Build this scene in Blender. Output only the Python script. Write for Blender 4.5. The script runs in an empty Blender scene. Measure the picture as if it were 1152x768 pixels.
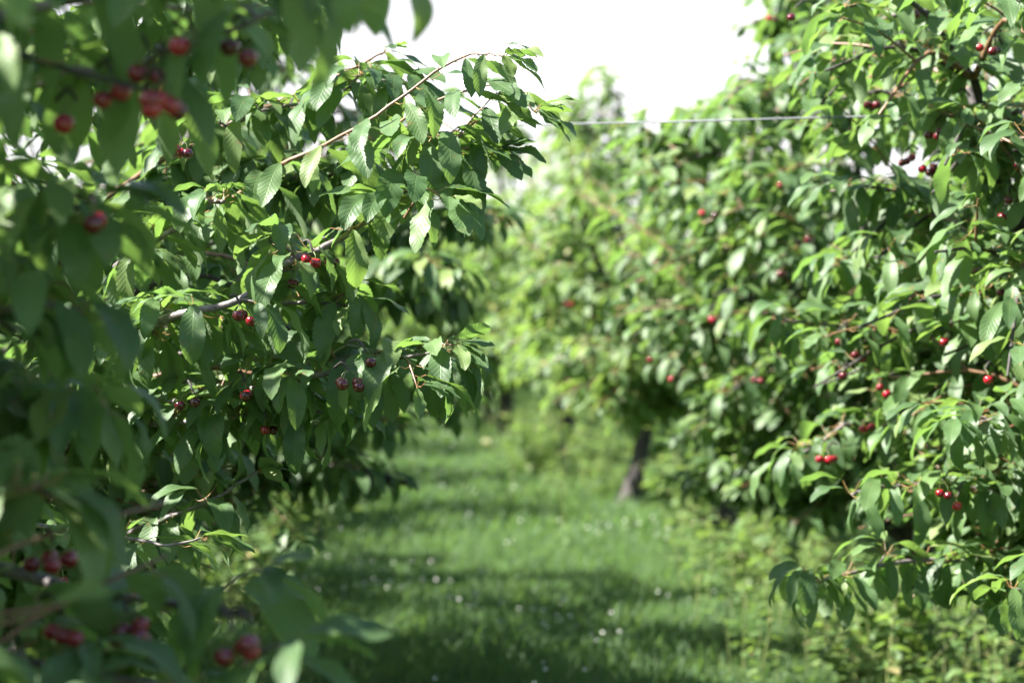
import bpy, math, random
import numpy as np
from mathutils import Vector

random.seed(7)
RNG = np.random.default_rng(11)
R = math.radians
scene = bpy.context.scene
COL = scene.collection

# ------------------------------------------------------------------ camera
FPX = 1152 * 50.0 / 22.3
CAM = np.array([0.0, 0.0, 1.35])
YAW = math.atan((576 - 390) / FPX)      # turned a little to the right of the rows
PITCH = -math.atan(44 / FPX)
fwd = np.array([math.sin(YAW) * math.cos(PITCH), math.cos(YAW) * math.cos(PITCH), math.sin(PITCH)])
rgt = np.array([math.cos(YAW), -math.sin(YAW), 0.0])
upv = np.cross(rgt, fwd)

def at(px, py, d):
    return CAM + d * (fwd + (px - 576) / FPX * rgt + (384 - py) / FPX * upv)

def proj(P):
    q = np.atleast_2d(P) - CAM
    d = q @ fwd
    dd = np.where(np.abs(d) < 1e-3, 1e-3, d)
    return 576 + FPX * (q @ rgt) / dd, 384 - FPX * (q @ upv) / dd, d

cam_d = bpy.data.cameras.new('camera')
cam_d.lens = 50; cam_d.sensor_width = 22.3; cam_d.clip_start = 0.05; cam_d.clip_end = 6000
cam_d.dof.use_dof = True; cam_d.dof.focus_distance = 4.0; cam_d.dof.aperture_fstop = 2.3
cam_d.dof.aperture_blades = 0
cam = bpy.data.objects.new('camera', cam_d); COL.objects.link(cam)
cam.location = CAM.tolist(); cam.rotation_euler = (math.pi / 2 + PITCH, 0, -YAW)
scene.camera = cam

# ------------------------------------------------------------------ light
SUN_EL, SUN_AZ = 49.0, 267.0      # azimuth clockwise from +Y : light from the left, a touch ahead
az, el = R(SUN_AZ), R(SUN_EL)
to_sun = Vector((math.sin(az) * math.cos(el), math.cos(az) * math.cos(el), math.sin(el)))
sun_d = bpy.data.lights.new('sun', 'SUN'); sun_d.energy = 5.0; sun_d.angle = R(0.53); sun_d.color = (1.0, 0.965, 0.91)
sun = bpy.data.objects.new('sun', sun_d); COL.objects.link(sun)
sun.rotation_euler = to_sun.to_track_quat('Z', 'Y').to_euler(); sun.location = (-8, 3, 12)

world = bpy.data.worlds.new('World'); scene.world = world; world.use_nodes = True
wt = world.node_tree; bg = wt.nodes['Background']
sky = wt.nodes.new('ShaderNodeTexSky'); sky.sky_type = 'NISHITA'; sky.sun_disc = False
sky.sun_elevation = el; sky.sun_rotation = az; sky.air_density = 1.0; sky.dust_density = 1.2; sky.ozone_density = 1.0
# white veil added ahead of the rows, masked off overhead to limit fill light
def wn(kind, op=None, **kw):
    n = wt.nodes.new(kind)
    if op: n.operation = op
    return n
wtc = wn('ShaderNodeTexCoord'); wsep = wn('ShaderNodeSeparateXYZ'); wt.links.new(wtc.outputs['Generated'], wsep.inputs[0])
mz = wn('ShaderNodeMapRange'); mz.inputs[1].default_value = .22; mz.inputs[2].default_value = .50; mz.inputs[3].default_value = 1; mz.inputs[4].default_value = 0; wt.links.new(wsep.outputs[2], mz.inputs[0])
my = wn('ShaderNodeMapRange'); my.inputs[1].default_value = .1; my.inputs[2].default_value = .8; wt.links.new(wsep.outputs[1], my.inputs[0])
mm = wn('ShaderNodeMath', 'MULTIPLY'); wt.links.new(mz.outputs[0], mm.inputs[0]); wt.links.new(my.outputs[0], mm.inputs[1])
cn = wn('ShaderNodeTexNoise'); cn.inputs['Scale'].default_value = 3.0; cn.inputs['Detail'].default_value = 5; wt.links.new(wtc.outputs['Generated'], cn.inputs[0])
cm = wn('ShaderNodeMapRange'); cm.inputs[1].default_value = .3; cm.inputs[2].default_value = .6; cm.inputs[3].default_value = .75; wt.links.new(cn.outputs[0], cm.inputs[0])
m2 = wn('ShaderNodeMath', 'MULTIPLY'); wt.links.new(mm.outputs[0], m2.inputs[0]); wt.links.new(cm.outputs[0], m2.inputs[1])
veil = wn('ShaderNodeMix'); veil.data_type = 'RGBA'; veil.blend_type = 'MIX'; wt.links.new(m2.outputs[0], veil.inputs[0])
veil.inputs[7].default_value = (6.0, 5.8, 6.1, 1); wt.links.new(sky.outputs[0], veil.inputs[6])
wt.links.new(veil.outputs[2], bg.inputs[0]); bg.inputs[1].default_value = 0.056

# ------------------------------------------------------------------ object helpers
ORIG = {}

def mesh_from(name, V, faces_by_size, mats, mat_ids=None, uv=None, smooth=True):
    """V (n,3); faces_by_size: list of int arrays (m,k)."""
    me = bpy.data.meshes.new(name)
    V = np.asarray(V, dtype=np.float32)
    me.vertices.add(len(V)); me.vertices.foreach_set('co', V.ravel())
    loops = np.concatenate([f.ravel() for f in faces_by_size]).astype(np.int32)
    sizes = np.concatenate([np.full(len(f), f.shape[1]) for f in faces_by_size]).astype(np.int32)
    starts = np.concatenate([[0], np.cumsum(sizes)[:-1]]).astype(np.int32)
    me.loops.add(len(loops)); me.loops.foreach_set('vertex_index', loops)
    me.polygons.add(len(sizes)); me.polygons.foreach_set('loop_start', starts)
    try: me.polygons.foreach_set('loop_total', sizes)
    except Exception: pass
    for m in mats: me.materials.append(m)
    if mat_ids is not None: me.polygons.foreach_set('material_index', np.asarray(mat_ids, dtype=np.int32))
    if uv is not None:
        l = me.uv_layers.new(name='UVMap')
        l.data.foreach_set('uv', np.asarray(uv, dtype=np.float32)[loops].ravel())
    me.polygons.foreach_set('use_smooth', np.full(len(sizes), smooth))
    me.update(calc_edges=True)
    return me

def put(name, me, origin, parent=None):
    o = bpy.data.objects.new(name, me); COL.objects.link(o)
    origin = np.asarray(origin, dtype=float)
    if parent is not None:
        o.parent = parent; o.location = (origin - ORIG[parent.name]).tolist()
    else:
        o.location = origin.tolist()
    ORIG[o.name] = origin
    return o

def thing(name, loc, label, cat, group=None):
    o = put(name, None, loc)
    o.empty_display_size = 0.1
    o['label'] = label; o['category'] = cat
    if group: o['group'] = group
    return o

# ------------------------------------------------------------------ materials
def new_mat(name):
    m = bpy.data.materials.new(name); m.use_nodes = True
    nt = m.node_tree; nt.nodes.clear()
    out = nt.nodes.new('ShaderNodeOutputMaterial')
    return m, nt, out

def N(nt, kind, **kw):
    n = nt.nodes.new(kind)
    for k, v in kw.items():
        if k == 'inp':
            for i, val in v.items(): n.inputs[i].default_value = val
        else: setattr(n, k, v)
    return n

def math_n(nt, op, a, b=None):
    n = nt.nodes.new('ShaderNodeMath'); n.operation = op
    for i, x in enumerate((a, b)):
        if x is None: continue
        if isinstance(x, (int, float)): n.inputs[i].default_value = x
        else: nt.links.new(x, n.inputs[i])
    return n.outputs[0]

def ramp(nt, fac, stops):
    r = nt.nodes.new('ShaderNodeValToRGB'); nt.links.new(fac, r.inputs[0])
    e = r.color_ramp.elements
    while len(e) < len(stops): e.new(0.5)
    for i, (p, c) in enumerate(stops):
        e[i].position = p; e[i].color = (c[0], c[1], c[2], 1)
    return r.outputs[0]

def mixc(nt, fac, a, b, mode='MIX'):
    n = nt.nodes.new('ShaderNodeMix'); n.data_type = 'RGBA'; n.blend_type = mode
    for i, x in ((0, fac), (6, a), (7, b)):
        if isinstance(x, (int, float)): n.inputs[i].default_value = x
        elif isinstance(x, tuple): n.inputs[i].default_value = (x[0], x[1], x[2], 1)
        else: nt.links.new(x, n.inputs[i])
    return n.outputs[2]

def leaf_mat(name, stops, under, trans, tmix=0.38, rough=0.38, veins=True, patch=9.0, tint=(0.10, 0.16, 0.045)):
    m, nt, out = new_mat(name)
    geo = N(nt, 'ShaderNodeNewGeometry')
    base = ramp(nt, geo.outputs['Random Per Island'], stops)
    uv = N(nt, 'ShaderNodeUVMap'); sep = N(nt, 'ShaderNodeSeparateXYZ'); nt.links.new(uv.outputs[0], sep.inputs[0])
    au = math_n(nt, 'ABSOLUTE', math_n(nt, 'SUBTRACT', sep.outputs[0], 0.5))
    au = math_n(nt, 'MULTIPLY', au, 2.0)
    v = sep.outputs[1]
    noise = N(nt, 'ShaderNodeTexNoise', inp={2: patch, 3: 3.0})
    tc = N(nt, 'ShaderNodeTexCoord'); nt.links.new(tc.outputs['Object'], noise.inputs[0])
    base = mixc(nt, math_n(nt, 'MULTIPLY', noise.outputs[0], 0.45) if veins else math_n(nt, 'MULTIPLY', math_n(nt, 'POWER', noise.outputs[0], 3.0), 2.2), base, tint)
    sp = N(nt, 'ShaderNodeTexNoise', inp={2: 55.0, 3: 2.0}); nt.links.new(tc.outputs['Object'], sp.inputs[0])
    spm = math_n(nt, 'MULTIPLY', math_n(nt, 'GREATER_THAN', sp.outputs[0], 0.70), 0.6)
    base = mixc(nt, spm, base, (0.16, 0.11, 0.04))
    h = None
    if veins:
        ph = math_n(nt, 'SUBTRACT', v, math_n(nt, 'MULTIPLY', math_n(nt, 'POWER', au, 0.8), 0.20))
        ph = math_n(nt, 'FRACT', math_n(nt, 'MULTIPLY', ph, 11.0))
        tri = math_n(nt, 'ABSOLUTE', math_n(nt, 'SUBTRACT', math_n(nt, 'MULTIPLY', ph, 2.0), 1.0))  # 1 at vein
        vein = math_n(nt, 'POWER', tri, 9.0)
        mid = math_n(nt, 'SUBTRACT', 1.0, math_n(nt, 'MINIMUM', math_n(nt, 'MULTIPLY', au, 16.0), 1.0))
        vm = math_n(nt, 'MAXIMUM', math_n(nt, 'MULTIPLY', vein, 0.55), mid)
        base = mixc(nt, math_n(nt, 'MULTIPLY', vm, 0.30), base, (0.20, 0.30, 0.07))
        h = math_n(nt, 'SUBTRACT', math_n(nt, 'MULTIPLY', math_n(nt, 'SUBTRACT', 1.0, math_n(nt, 'POWER', tri, 2.0)), 0.8), mid)
    col = mixc(nt, geo.outputs['Backfacing'], base, under)
    p = N(nt, 'ShaderNodeBsdfPrincipled')
    nt.links.new(col, p.inputs['Base Color'])
    rn = math_n(nt, 'ADD', math_n(nt, 'MULTIPLY', geo.outputs['Backfacing'], 0.2), math_n(nt, 'ADD', math_n(nt, 'MULTIPLY', noise.outputs[0], 0.2), rough - 0.08))
    nt.links.new(rn, p.inputs['Roughness'])
    p.inputs['Specular IOR Level'].default_value = 0.36
    t = N(nt, 'ShaderNodeBsdfTranslucent')
    tcol = mixc(nt, math_n(nt, 'MULTIPLY', geo.outputs['Random Per Island'], 0.4), trans, (trans[0] * 1.6, trans[1] * 1.25, trans[2]))
    nt.links.new(tcol, t.inputs[0])
    if h is not None:
        b = N(nt, 'ShaderNodeBump'); b.inputs['Strength'].default_value = 0.42; b.inputs['Distance'].default_value = 0.0008
        nt.links.new(h, b.inputs['Height']); nt.links.new(b.outputs[0], p.inputs['Normal']); nt.links.new(b.outputs[0], t.inputs['Normal'])
    mx = N(nt, 'ShaderNodeMixShader'); mx.inputs[0].default_value = tmix
    nt.links.new(p.outputs[0], mx.inputs[1]); nt.links.new(t.outputs[0], mx.inputs[2])
    nt.links.new(mx.outputs[0], out.inputs[0])
    return m

M_LEAF = leaf_mat('cherry_leaf', [(0.0, (0.028, 0.062, 0.028)), (0.4, (0.048, 0.096, 0.040)), (0.85, (0.084, 0.145, 0.052)), (0.98, (0.15, 0.20, 0.07)), (1.0, (0.17, 0.21, 0.07))],
                  (0.14, 0.20, 0.10), (0.20, 0.37, 0.07), tmix=0.32, rough=0.47)
M_LEAF_SUNLIT = leaf_mat('sunlit_cherry_leaf', [(0.0, (0.044, 0.086, 0.032)), (0.5, (0.076, 0.132, 0.046)), (0.95, (0.12, 0.175, 0.055)), (1.0, (0.26, 0.23, 0.08))],
                  (0.17, 0.22, 0.10), (0.25, 0.42, 0.08), tmix=0.38, rough=0.52)  # copy of the cherry leaf, lightened and yellowed to paint in sunlight
M_WEED = leaf_mat('weed_leaf', [(0.0, (0.04, 0.085, 0.025)), (0.6, (0.08, 0.14, 0.04)), (0.93, (0.14, 0.19, 0.06)), (1.0, (0.28, 0.22, 0.10))],
                  (0.13, 0.18, 0.08), (0.24, 0.40, 0.07), tmix=0.36, rough=0.5, veins=False)
M_GRASS = leaf_mat('grass_blade', [(0.0, (0.022, 0.056, 0.022)), (0.6, (0.042, 0.086, 0.029)), (0.92, (0.095, 0.13, 0.045)), (1.0, (0.30, 0.26, 0.14))],
                   (0.05, 0.095, 0.036), (0.17, 0.33, 0.065), tmix=0.34, rough=0.5, veins=False, patch=1.7, tint=(0.13, 0.14, 0.055))

def simple_mat(name, c1, c2, scale, rough, bump=0.0, stretch=None, metal=0.0, spec=0.5):
    m, nt, out = new_mat(name)
    tc = N(nt, 'ShaderNodeTexCoord'); mp = N(nt, 'ShaderNodeMapping')
    if stretch: mp.inputs['Scale'].default_value = stretch
    nt.links.new(tc.outputs['Object'], mp.inputs[0])
    no = N(nt, 'ShaderNodeTexNoise', inp={2: scale, 3: 5.0, 4: 0.65}); nt.links.new(mp.outputs[0], no.inputs[0])
    col = ramp(nt, no.outputs[0], [(0.3, c1), (0.7, c2)])
    p = N(nt, 'ShaderNodeBsdfPrincipled'); nt.links.new(col, p.inputs['Base Color'])
    p.inputs['Roughness'].default_value = rough; p.inputs['Metallic'].default_value = metal
    p.inputs['Specular IOR Level'].default_value = spec
    if bump:
        b = N(nt, 'ShaderNodeBump'); b.inputs['Strength'].default_value = 0.8; b.inputs['Distance'].default_value = bump
        nt.links.new(no.outputs[0], b.inputs['Height']); nt.links.new(b.outputs[0], p.inputs['Normal'])
    nt.links.new(p.outputs[0], out.inputs[0])
    return m

M_BARK = simple_mat('cherry_bark', (0.020, 0.016, 0.014), (0.060, 0.050, 0.044), 14, 0.75, 0.01, (1, 1, 3.5))
M_TWIG = simple_mat('branch_bark', (0.06, 0.045, 0.042), (0.22, 0.19, 0.185), 60, 0.55, 0.0012)
M_SHOOT = simple_mat('shoot_bark', (0.13, 0.055, 0.03), (0.20, 0.13, 0.07), 40, 0.45)
M_PET = simple_mat('petiole', (0.22, 0.20, 0.06), (0.30, 0.12, 0.06), 20, 0.45)
M_STALK = simple_mat('cherry_stalk', (0.07, 0.12, 0.03), (0.14, 0.15, 0.05), 40, 0.5)
M_STEM = simple_mat('weed_stem', (0.12, 0.18, 0.05), (0.22, 0.22, 0.08), 30, 0.6)
M_WIRE = simple_mat('galvanised_wire', (0.09, 0.093, 0.105), (0.13, 0.135, 0.15), 30, 0.6, metal=0.2)
M_CLOVER = simple_mat('clover_blossom', (0.70, 0.70, 0.64), (0.82, 0.80, 0.76), 80, 0.8)
M_PALE = simple_mat('pale_gravel', (0.42, 0.34, 0.28), (0.55, 0.46, 0.40), 6, 0.9)

def cherry_mat(name, stops):
    m, nt, out = new_mat(name)
    oi = N(nt, 'ShaderNodeObjectInfo')
    col = ramp(nt, oi.outputs['Random'], stops)
    no = N(nt, 'ShaderNodeTexNoise', inp={2: 60.0}); tc = N(nt, 'ShaderNodeTexCoord'); nt.links.new(tc.outputs['Object'], no.inputs[0])
    col = mixc(nt, math_n(nt, 'MULTIPLY', no.outputs[0], 0.12), col, (0.30, 0.012, 0.014))
    p = N(nt, 'ShaderNodeBsdfPrincipled'); nt.links.new(col, p.inputs['Base Color'])
    p.inputs['Roughness'].default_value = 0.16
    p.inputs['Subsurface Weight'].default_value = 0.12; p.inputs['Subsurface Scale'].default_value = 0.006
    p.inputs['Coat Weight'].default_value = 0.4; p.inputs['Coat Roughness'].default_value = 0.08
    nt.links.new(p.outputs[0], out.inputs[0])
    return m
M_CHERRY = cherry_mat('cherry_skin', [(0.0, (0.030, 0.003, 0.007)), (0.6, (0.10, 0.003, 0.011)), (1.0, (0.38, 0.010, 0.022))])
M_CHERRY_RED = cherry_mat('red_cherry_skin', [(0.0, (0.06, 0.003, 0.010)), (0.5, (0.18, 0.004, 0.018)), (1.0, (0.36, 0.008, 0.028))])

# ------------------------------------------------------------------ leaves
def width_profile(v):
    v = np.clip(v, 0, 1)
    return np.clip(v, 1e-6, 1) ** 0.75 * (1 - v ** 2.2) ** 0.9 / 0.48

class Leaves:
    """Collects leaves (base point, heading, pitch, bend, ...) and turns them into one mesh."""
    def __init__(self): self.rows = []
    def add(self, base, heading, pitch, bend, roll, L, W, pet=0.03, ppitch=None):
        self.rows.append((base[0], base[1], base[2], heading, pitch, bend, roll, L, W, pet,
                          pitch + 0.5 if ppitch is None else ppitch, random.random(), random.random()))
    def arr(self): return np.array(self.rows)
    def filt(self, keep):
        if self.rows:
            A = self.arr(); k = keep(A[:, :3]); self.rows = [r for r, q in zip(self.rows, k) if q]

def leaf_mesh(name, A, lod, origin, mats, tube=True):
    if lod < 2: A = A[clear_cherries(A)]
    n = len(A)
    nv, nu = {0: (26, 6), 1: (12, 4), 2: (6, 2), 3: (4, 2)}[lod]
    b = A[:, :3] - origin
    hd, pi0, bend, roll, L, W, pet, pp, r1, r2 = A[:, 3:13].T
    H = np.stack([np.cos(hd), np.sin(hd), 0 * hd], 1); Z = np.array([0, 0, 1.0])
    S = np.stack([np.sin(hd), -np.cos(hd), 0 * hd], 1)
    pe = b + pet[:, None] * (np.cos(pp)[:, None] * H + np.sin(pp)[:, None] * Z)
    vs = np.linspace(0, 1, nv + 1); us = np.linspace(-1, 1, nu + 1)
    # centre line
    ang = pi0[:, None] - bend[:, None] * vs[None] + 0.10 * np.sin(vs[None] * 7 + r1[:, None] * 6.3)
    dv = L[:, None] / nv
    am = 0.5 * (ang[:, 1:] + ang[:, :-1])
    cx = np.concatenate([np.zeros((n, 1)), np.cumsum(np.cos(am) * dv, 1)], 1)
    cz = np.concatenate([np.zeros((n, 1)), np.cumsum(np.sin(am) * dv, 1)], 1)
    C = pe[:, None] + cx[..., None] * H[:, None] + cz[..., None] * Z
    D = np.cos(ang)[..., None] * H[:, None] + np.sin(ang)[..., None] * Z
    rl = roll[:, None] + (r2[:, None] - 0.5) * 0.7 * vs[None]
    Sn = np.broadcast_to(S[:, None], D.shape)
    Nn = np.cross(Sn, D)
    sd = np.cos(rl)[..., None] * Sn + np.sin(rl)[..., None] * Nn
    nn = np.cross(sd, D)
    w = width_profile(vs)[None] * W[:, None] * 0.5
    w = np.maximum(w, 0.0006)
    fold = 0.06 + 0.26 * r1
    P = np.zeros((n, nv + 1, nu + 1, 3))
    for j, u in enumerate(us):
        ww = w.copy()
        if lod == 0 and abs(u) == 1.0:
            ww = ww * (1 + 0.035 * (np.arange(nv + 1) % 2 * 2 - 1)[None])
        a = abs(u)
        lift = ww * a * fold[:, None] + (ww * a * a * 0.16) * np.sin(vs[None] * (10 + 8 * r2[:, None]) + r1[:, None] * 20 + (0 if u > 0 else 1.7))
        if lod == 0:
            lift = lift + 0.0006 * a * np.sin((vs[None] - 0.2 * a) * 11 * 2 * np.pi)
        P[:, :, j] = C + sd * (ww * u)[..., None] + nn * lift[..., None]
    per = (nv + 1) * (nu + 1)
    V = P.reshape(n * per, 3)
    i, j = np.meshgrid(np.arange(nv), np.arange(nu), indexing='ij')
    q = (i * (nu + 1) + j).ravel()
    f = np.stack([q, q + 1, q + nu + 2, q + nu + 1], 1)      # front face = upper side
    F = (f[None] + (np.arange(n) * per)[:, None, None]).reshape(-1, 4)
    uu, vv = np.meshgrid(us * 0.5 + 0.5, vs)
    UV = np.tile(np.stack([uu.ravel(), vv.ravel()], 1), (n, 1))
    mid = np.zeros(len(F), int)
    if tube and lod <= 2:                                   # leaf stalks
        k = 3
        rad = 0.0011 if lod < 2 else 0.0014
        axd = pe - b; axd /= np.linalg.norm(axd, axis=1)[:, None] + 1e-9
        s2 = S; n2 = np.cross(S, axd)
        rings = []
        sag = np.array([0, 0, -1.0])
        for c, rr in ((b, rad), (b * 0.5 + pe * 0.5 + 0.004 * sag, rad * .85), (pe, rad * .8)):
            for t in range(k):
                a = 2 * np.pi * t / k
                rings.append(c + rr * (np.cos(a) * s2 + np.sin(a) * n2))
        T = np.stack(rings, 1).reshape(-1, 3)
        off = len(V)
        qf = []
        for s in range(2):
            for t in range(k):
                qf.append([s * k + t, s * k + (t + 1) % k, (s + 1) * k + (t + 1) % k, (s + 1) * k + t])
        qf = np.array(qf)
        F2 = (qf[None] + (off + np.arange(n) * 3 * k)[:, None, None]).reshape(-1, 4)
        V = np.concatenate([V, T]); F = np.concatenate([F, F2])
        UV = np.concatenate([UV, np.full((len(T), 2), 0.5)]); mid = np.concatenate([mid, np.ones(len(F2), int)])
    return mesh_from(name, V, [F], mats, mid, UV)

class Tubes:
    def __init__(self): self.V = []; self.F = []; self.M = []; self.n = 0
    def add(self, pts, r0, r1, sides=6, mat=0, knob=0.0, cap=True):
        pts = np.asarray(pts, float); m = len(pts)
        rad = np.linspace(r0, r1, m) if np.isscalar(r0) else np.asarray(r0)
        if knob: rad = rad * (1 + knob * np.array([random.uniform(-1, 1) for _ in range(m)]))
        t = np.gradient(pts, axis=0); t /= np.linalg.norm(t, axis=1)[:, None] + 1e-9
        ref = np.array([0.3, 0.2, 1.0]) if abs(t[0, 2]) < 0.9 else np.array([1.0, 0, 0.1])
        a = np.cross(t, ref); a /= np.linalg.norm(a, axis=1)[:, None] + 1e-9
        b = np.cross(t, a)
        th = np.arange(sides) * 2 * np.pi / sides
        V = pts[:, None] + rad[:, None, None] * (np.cos(th)[None, :, None] * a[:, None] + np.sin(th)[None, :, None] * b[:, None])
        V = V.reshape(-1, 3)
        i, j = np.meshgrid(np.arange(m - 1), np.arange(sides), indexing='ij'); i = i.ravel(); j = j.ravel()
        F = np.stack([i * sides + j, i * sides + (j + 1) % sides, (i + 1) * sides + (j + 1) % sides, (i + 1) * sides + j], 1) + self.n
        self.V.append(V); self.F.append(F); self.M.append(np.full(len(F), mat)); self.n += len(V)
        if cap:
            self.V.append(pts[-1:] + t[-1:] * rad[-1]); tip = self.n; self.n += 1
            base = tip - sides
            Ft = np.array([[base + k, base + (k + 1) % sides, tip, tip] for k in range(sides)])
            self.F.append(Ft[:, :3]); self.M.append(np.full(sides, mat))
    def mesh(self, name, origin, mats):
        V = np.concatenate(self.V) - origin
        q = [f for f in self.F if f.shape[1] == 4]; t = [f for f in self.F if f.shape[1] == 3]
        mq = [m for f, m in zip(self.F, self.M) if f.shape[1] == 4]; mt = [m for f, m in zip(self.F, self.M) if f.shape[1] == 3]
        fs = [np.concatenate(q)] + ([np.concatenate(t)] if t else [])
        return mesh_from(name, V, fs, mats, np.concatenate(mq + mt))

def smooth_line(pts, n):
    """Catmull-Rom through pts."""
    P = np.asarray(pts, float)
    P = np.vstack([2 * P[0] - P[1], P, 2 * P[-1] - P[-2]])
    out = []
    segs = len(P) - 3
    for k in range(n):
        x = k / (n - 1) * segs; i = min(int(x), segs - 1); t = x - i
        p0, p1, p2, p3 = P[i:i + 4]
        out.append(0.5 * ((2 * p1) + (-p0 + p2) * t + (2 * p0 - 5 * p1 + 4 * p2 - p3) * t * t + (-p0 + 3 * p1 - 3 * p2 + p3) * t ** 3))
    return np.array(out)

U = random.uniform

def rosette(L, p, heading, n, size=1.0, droop=1.0, spread=math.pi):
    """A fruiting spur: leaves fanning out and hanging down."""
    a0 = U(0, 6.28)
    for k in range(n):
        h = a0 + k * 2.4 + U(-.3, .3)
        if spread < math.pi: h = heading + U(-spread, spread)
        pitch = U(0.40, -0.75) * droop
        l = (U(0.095, 0.135) if U(0, 1) < .75 else U(.045, .095)) * size
        L.add(p, h, pitch, U(0.6, 1.5) * droop, U(-.5, .5), l, l * U(0.29, 0.38), U(0.022, 0.042) * size, pitch + U(0.2, 0.8))

def shoot_leaves(L, line, step, size=1.0, droop=1.0, tipn=4):
    """Alternate leaves along a young shoot with a tuft at its end."""
    seg = np.linalg.norm(np.diff(line, axis=0), axis=1); s = np.concatenate([[0], np.cumsum(seg)])
    tot = s[-1]; x = step * U(.2, .8); k = 0; sd = random.choice([0, 1])
    while x < tot:
        i = min(np.searchsorted(s, x) - 1, len(line) - 2); i = max(i, 0)
        p = line[i] + (line[i + 1] - line[i]) * ((x - s[i]) / max(seg[i], 1e-6))
        t = line[i + 1] - line[i]; hd = math.atan2(t[1], t[0])
        g = 1.0 - 0.35 * (x / tot) ** 3
        h = hd + (1 if (k + sd) % 2 else -1) * U(0.5, 1.5)
        pitch = U(0.15, -0.75) * droop
        l = U(0.11, 0.15) * size * g
        L.add(p, h, pitch, U(0.4, 1.2) * droop, U(-.6, .6), l, l * U(.29, .38), U(.02, .035) * size, pitch + U(.1, .6))
        x += step * U(.7, 1.3); k += 1
    t = line[-1] - line[-2]; hd = math.atan2(t[1], t[0])
    for _ in range(tipn):
        l = U(0.05, 0.10) * size
        L.add(line[-1], hd + U(-1.0, 1.0), U(0.4, -0.7), U(0.1, 0.7), U(-.5, .5), l, l * U(.36, .44), U(.008, .02) * size)

def spur_line(L, T, line, step, nl=(4, 7), size=1.0, droop=1.0, mat=0, start=0.0):
    seg = np.linalg.norm(np.diff(line, axis=0), axis=1); s = np.concatenate([[0], np.cumsum(seg)])
    tot = s[-1]; x = start * tot + step * U(.2, .8)
    while x < tot:
        i = max(min(np.searchsorted(s, x) - 1, len(line) - 2), 0)
        p = line[i] + (line[i + 1] - line[i]) * ((x - s[i]) / max(seg[i], 1e-6))
        a = U(0, 6.28)
        q = p + np.array([math.cos(a), math.sin(a), U(-.2, .9)]) * U(.012, .035) * size
        if T is not None: T.add([p, (p + q) / 2 + [0, 0, .002], q], .0035 * size, .0028 * size, 4, mat)
        rosette(L, q, a, random.randint(*nl), size, droop)
        x += step * U(.7, 1.35)

# ------------------------------------------------------------------ cherries
def cherry_mesh():
    nu, nv = 20, 14; V = []
    for i in range(nv + 1):
        ph = math.pi * i / nv
        r = math.sin(ph); z = math.cos(ph)
        rr = r * (1 + 0.05 * z)
        zz = z * 0.92 - (0.22 * math.exp(-(ph / 0.42) ** 2)) + 0.05 * math.exp(-((math.pi - ph) / .3) ** 2)
        for j in range(nu):
            a = 2 * math.pi * j / nu
            g = 1 - 0.05 * max(0, math.cos(a)) ** 6
            V.append((rr * g * math.cos(a), rr * math.sin(a) * 0.96, zz))
    V = np.array(V) * 0.0108
    F = [[i * nu + j, (i + 1) * nu + j, (i + 1) * nu + (j + 1) % nu, i * nu + (j + 1) % nu] for i in range(nv) for j in range(nu)]
    return mesh_from('cherry', V, [np.array(F)], [M_CHERRY])
CHERRY = cherry_mesh()
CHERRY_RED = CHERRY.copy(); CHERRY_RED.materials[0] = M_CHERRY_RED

def cherry_cluster(tree, p, n, back=None, size=1.0):
    p = np.asarray(p, float)
    T = Tubes()
    if back is not None: T.add(smooth_line([p + back, p + back * .45 + [0, 0, .012], p], 6), .0028, .0022, 5, 1)
    spots = []
    for k in range(n):
        for _try in range(40):
            a = U(0, 6.28); l = U(.020, .036); s = U(.1, .85)
            q = p + np.array([math.cos(a) * math.sin(s), math.sin(a) * math.sin(s), -math.cos(s)]) * l
            if all(np.linalg.norm(q - o) > .0215 * size for o in spots): break
        spots.append(q)
        top = q + [0, 0, .008 * size]
        T.add(smooth_line([p, (p + top) / 2 + np.array([math.cos(a), math.sin(a), .3]) * .004, top], 5), .0009, .0011, 4, 0)
    o = put('cherry_cluster', T.mesh('cherry_stalks', p, [M_STALK, M_BARK]), p, tree)
    for q in spots:
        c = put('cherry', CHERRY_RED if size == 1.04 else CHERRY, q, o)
        c.scale = (size * U(.92, 1.08),) * 3; c.rotation_euler = (U(-.3, .3), U(-.3, .3), U(0, 6.28))
    return o

# ------------------------------------------------------------------ explicit branch of a tree
def branch(tree, pts, r0, r1, n=None, spur=None, shoot=None, lod=0, size=1.0, droop=1.0, mat=0, extra=(), nl=(7, 11), start=0.0, keep=None, knob=.10, tip=4):
    pts = [np.asarray(p, float) for p in pts]
    tot = sum(np.linalg.norm(pts[i + 1] - pts[i]) for i in range(len(pts) - 1))
    line = smooth_line(pts, n or max(8, int(tot / .025)))
    line[1:-1] += np.array([[U(-1, 1), U(-1, 1), U(-1, 1)] for _ in range(len(line) - 2)]) * .0025
    T = Tubes(); T.add(line, r0, r1, 8, mat, knob)
    L = Leaves()
    if spur: spur_line(L, T, line, spur, nl, size, droop, mat, start)
    if shoot: shoot_leaves(L, line, shoot, size, droop, tip)
    elif spur: rosette(L, line[-1], 0, 5, size * .9, droop)
    for ex in extra:   # side shoots: (fraction, end point offset, leaf step)
        i = int(ex[0] * (len(line) - 1)); e = line[i] + np.asarray(ex[1], float)
        sl = smooth_line([line[i], (line[i] + e) / 2 + [0, 0, .02], e], 8)
        T.add(sl, r1 * 1.1, r1 * .6, 5, 1); shoot_leaves(L, sl, ex[2], size, droop)
    if keep is not None: L.filt(keep)
    b = put('branch', T.mesh('branch', line[0], [M_TWIG, M_SHOOT]), line[0], tree)
    if L.rows:
        put('foliage', leaf_mesh('foliage', L.arr(), lod, line[0], [M_LEAF, M_PET]), line[0], b)
    return b, line

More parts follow.
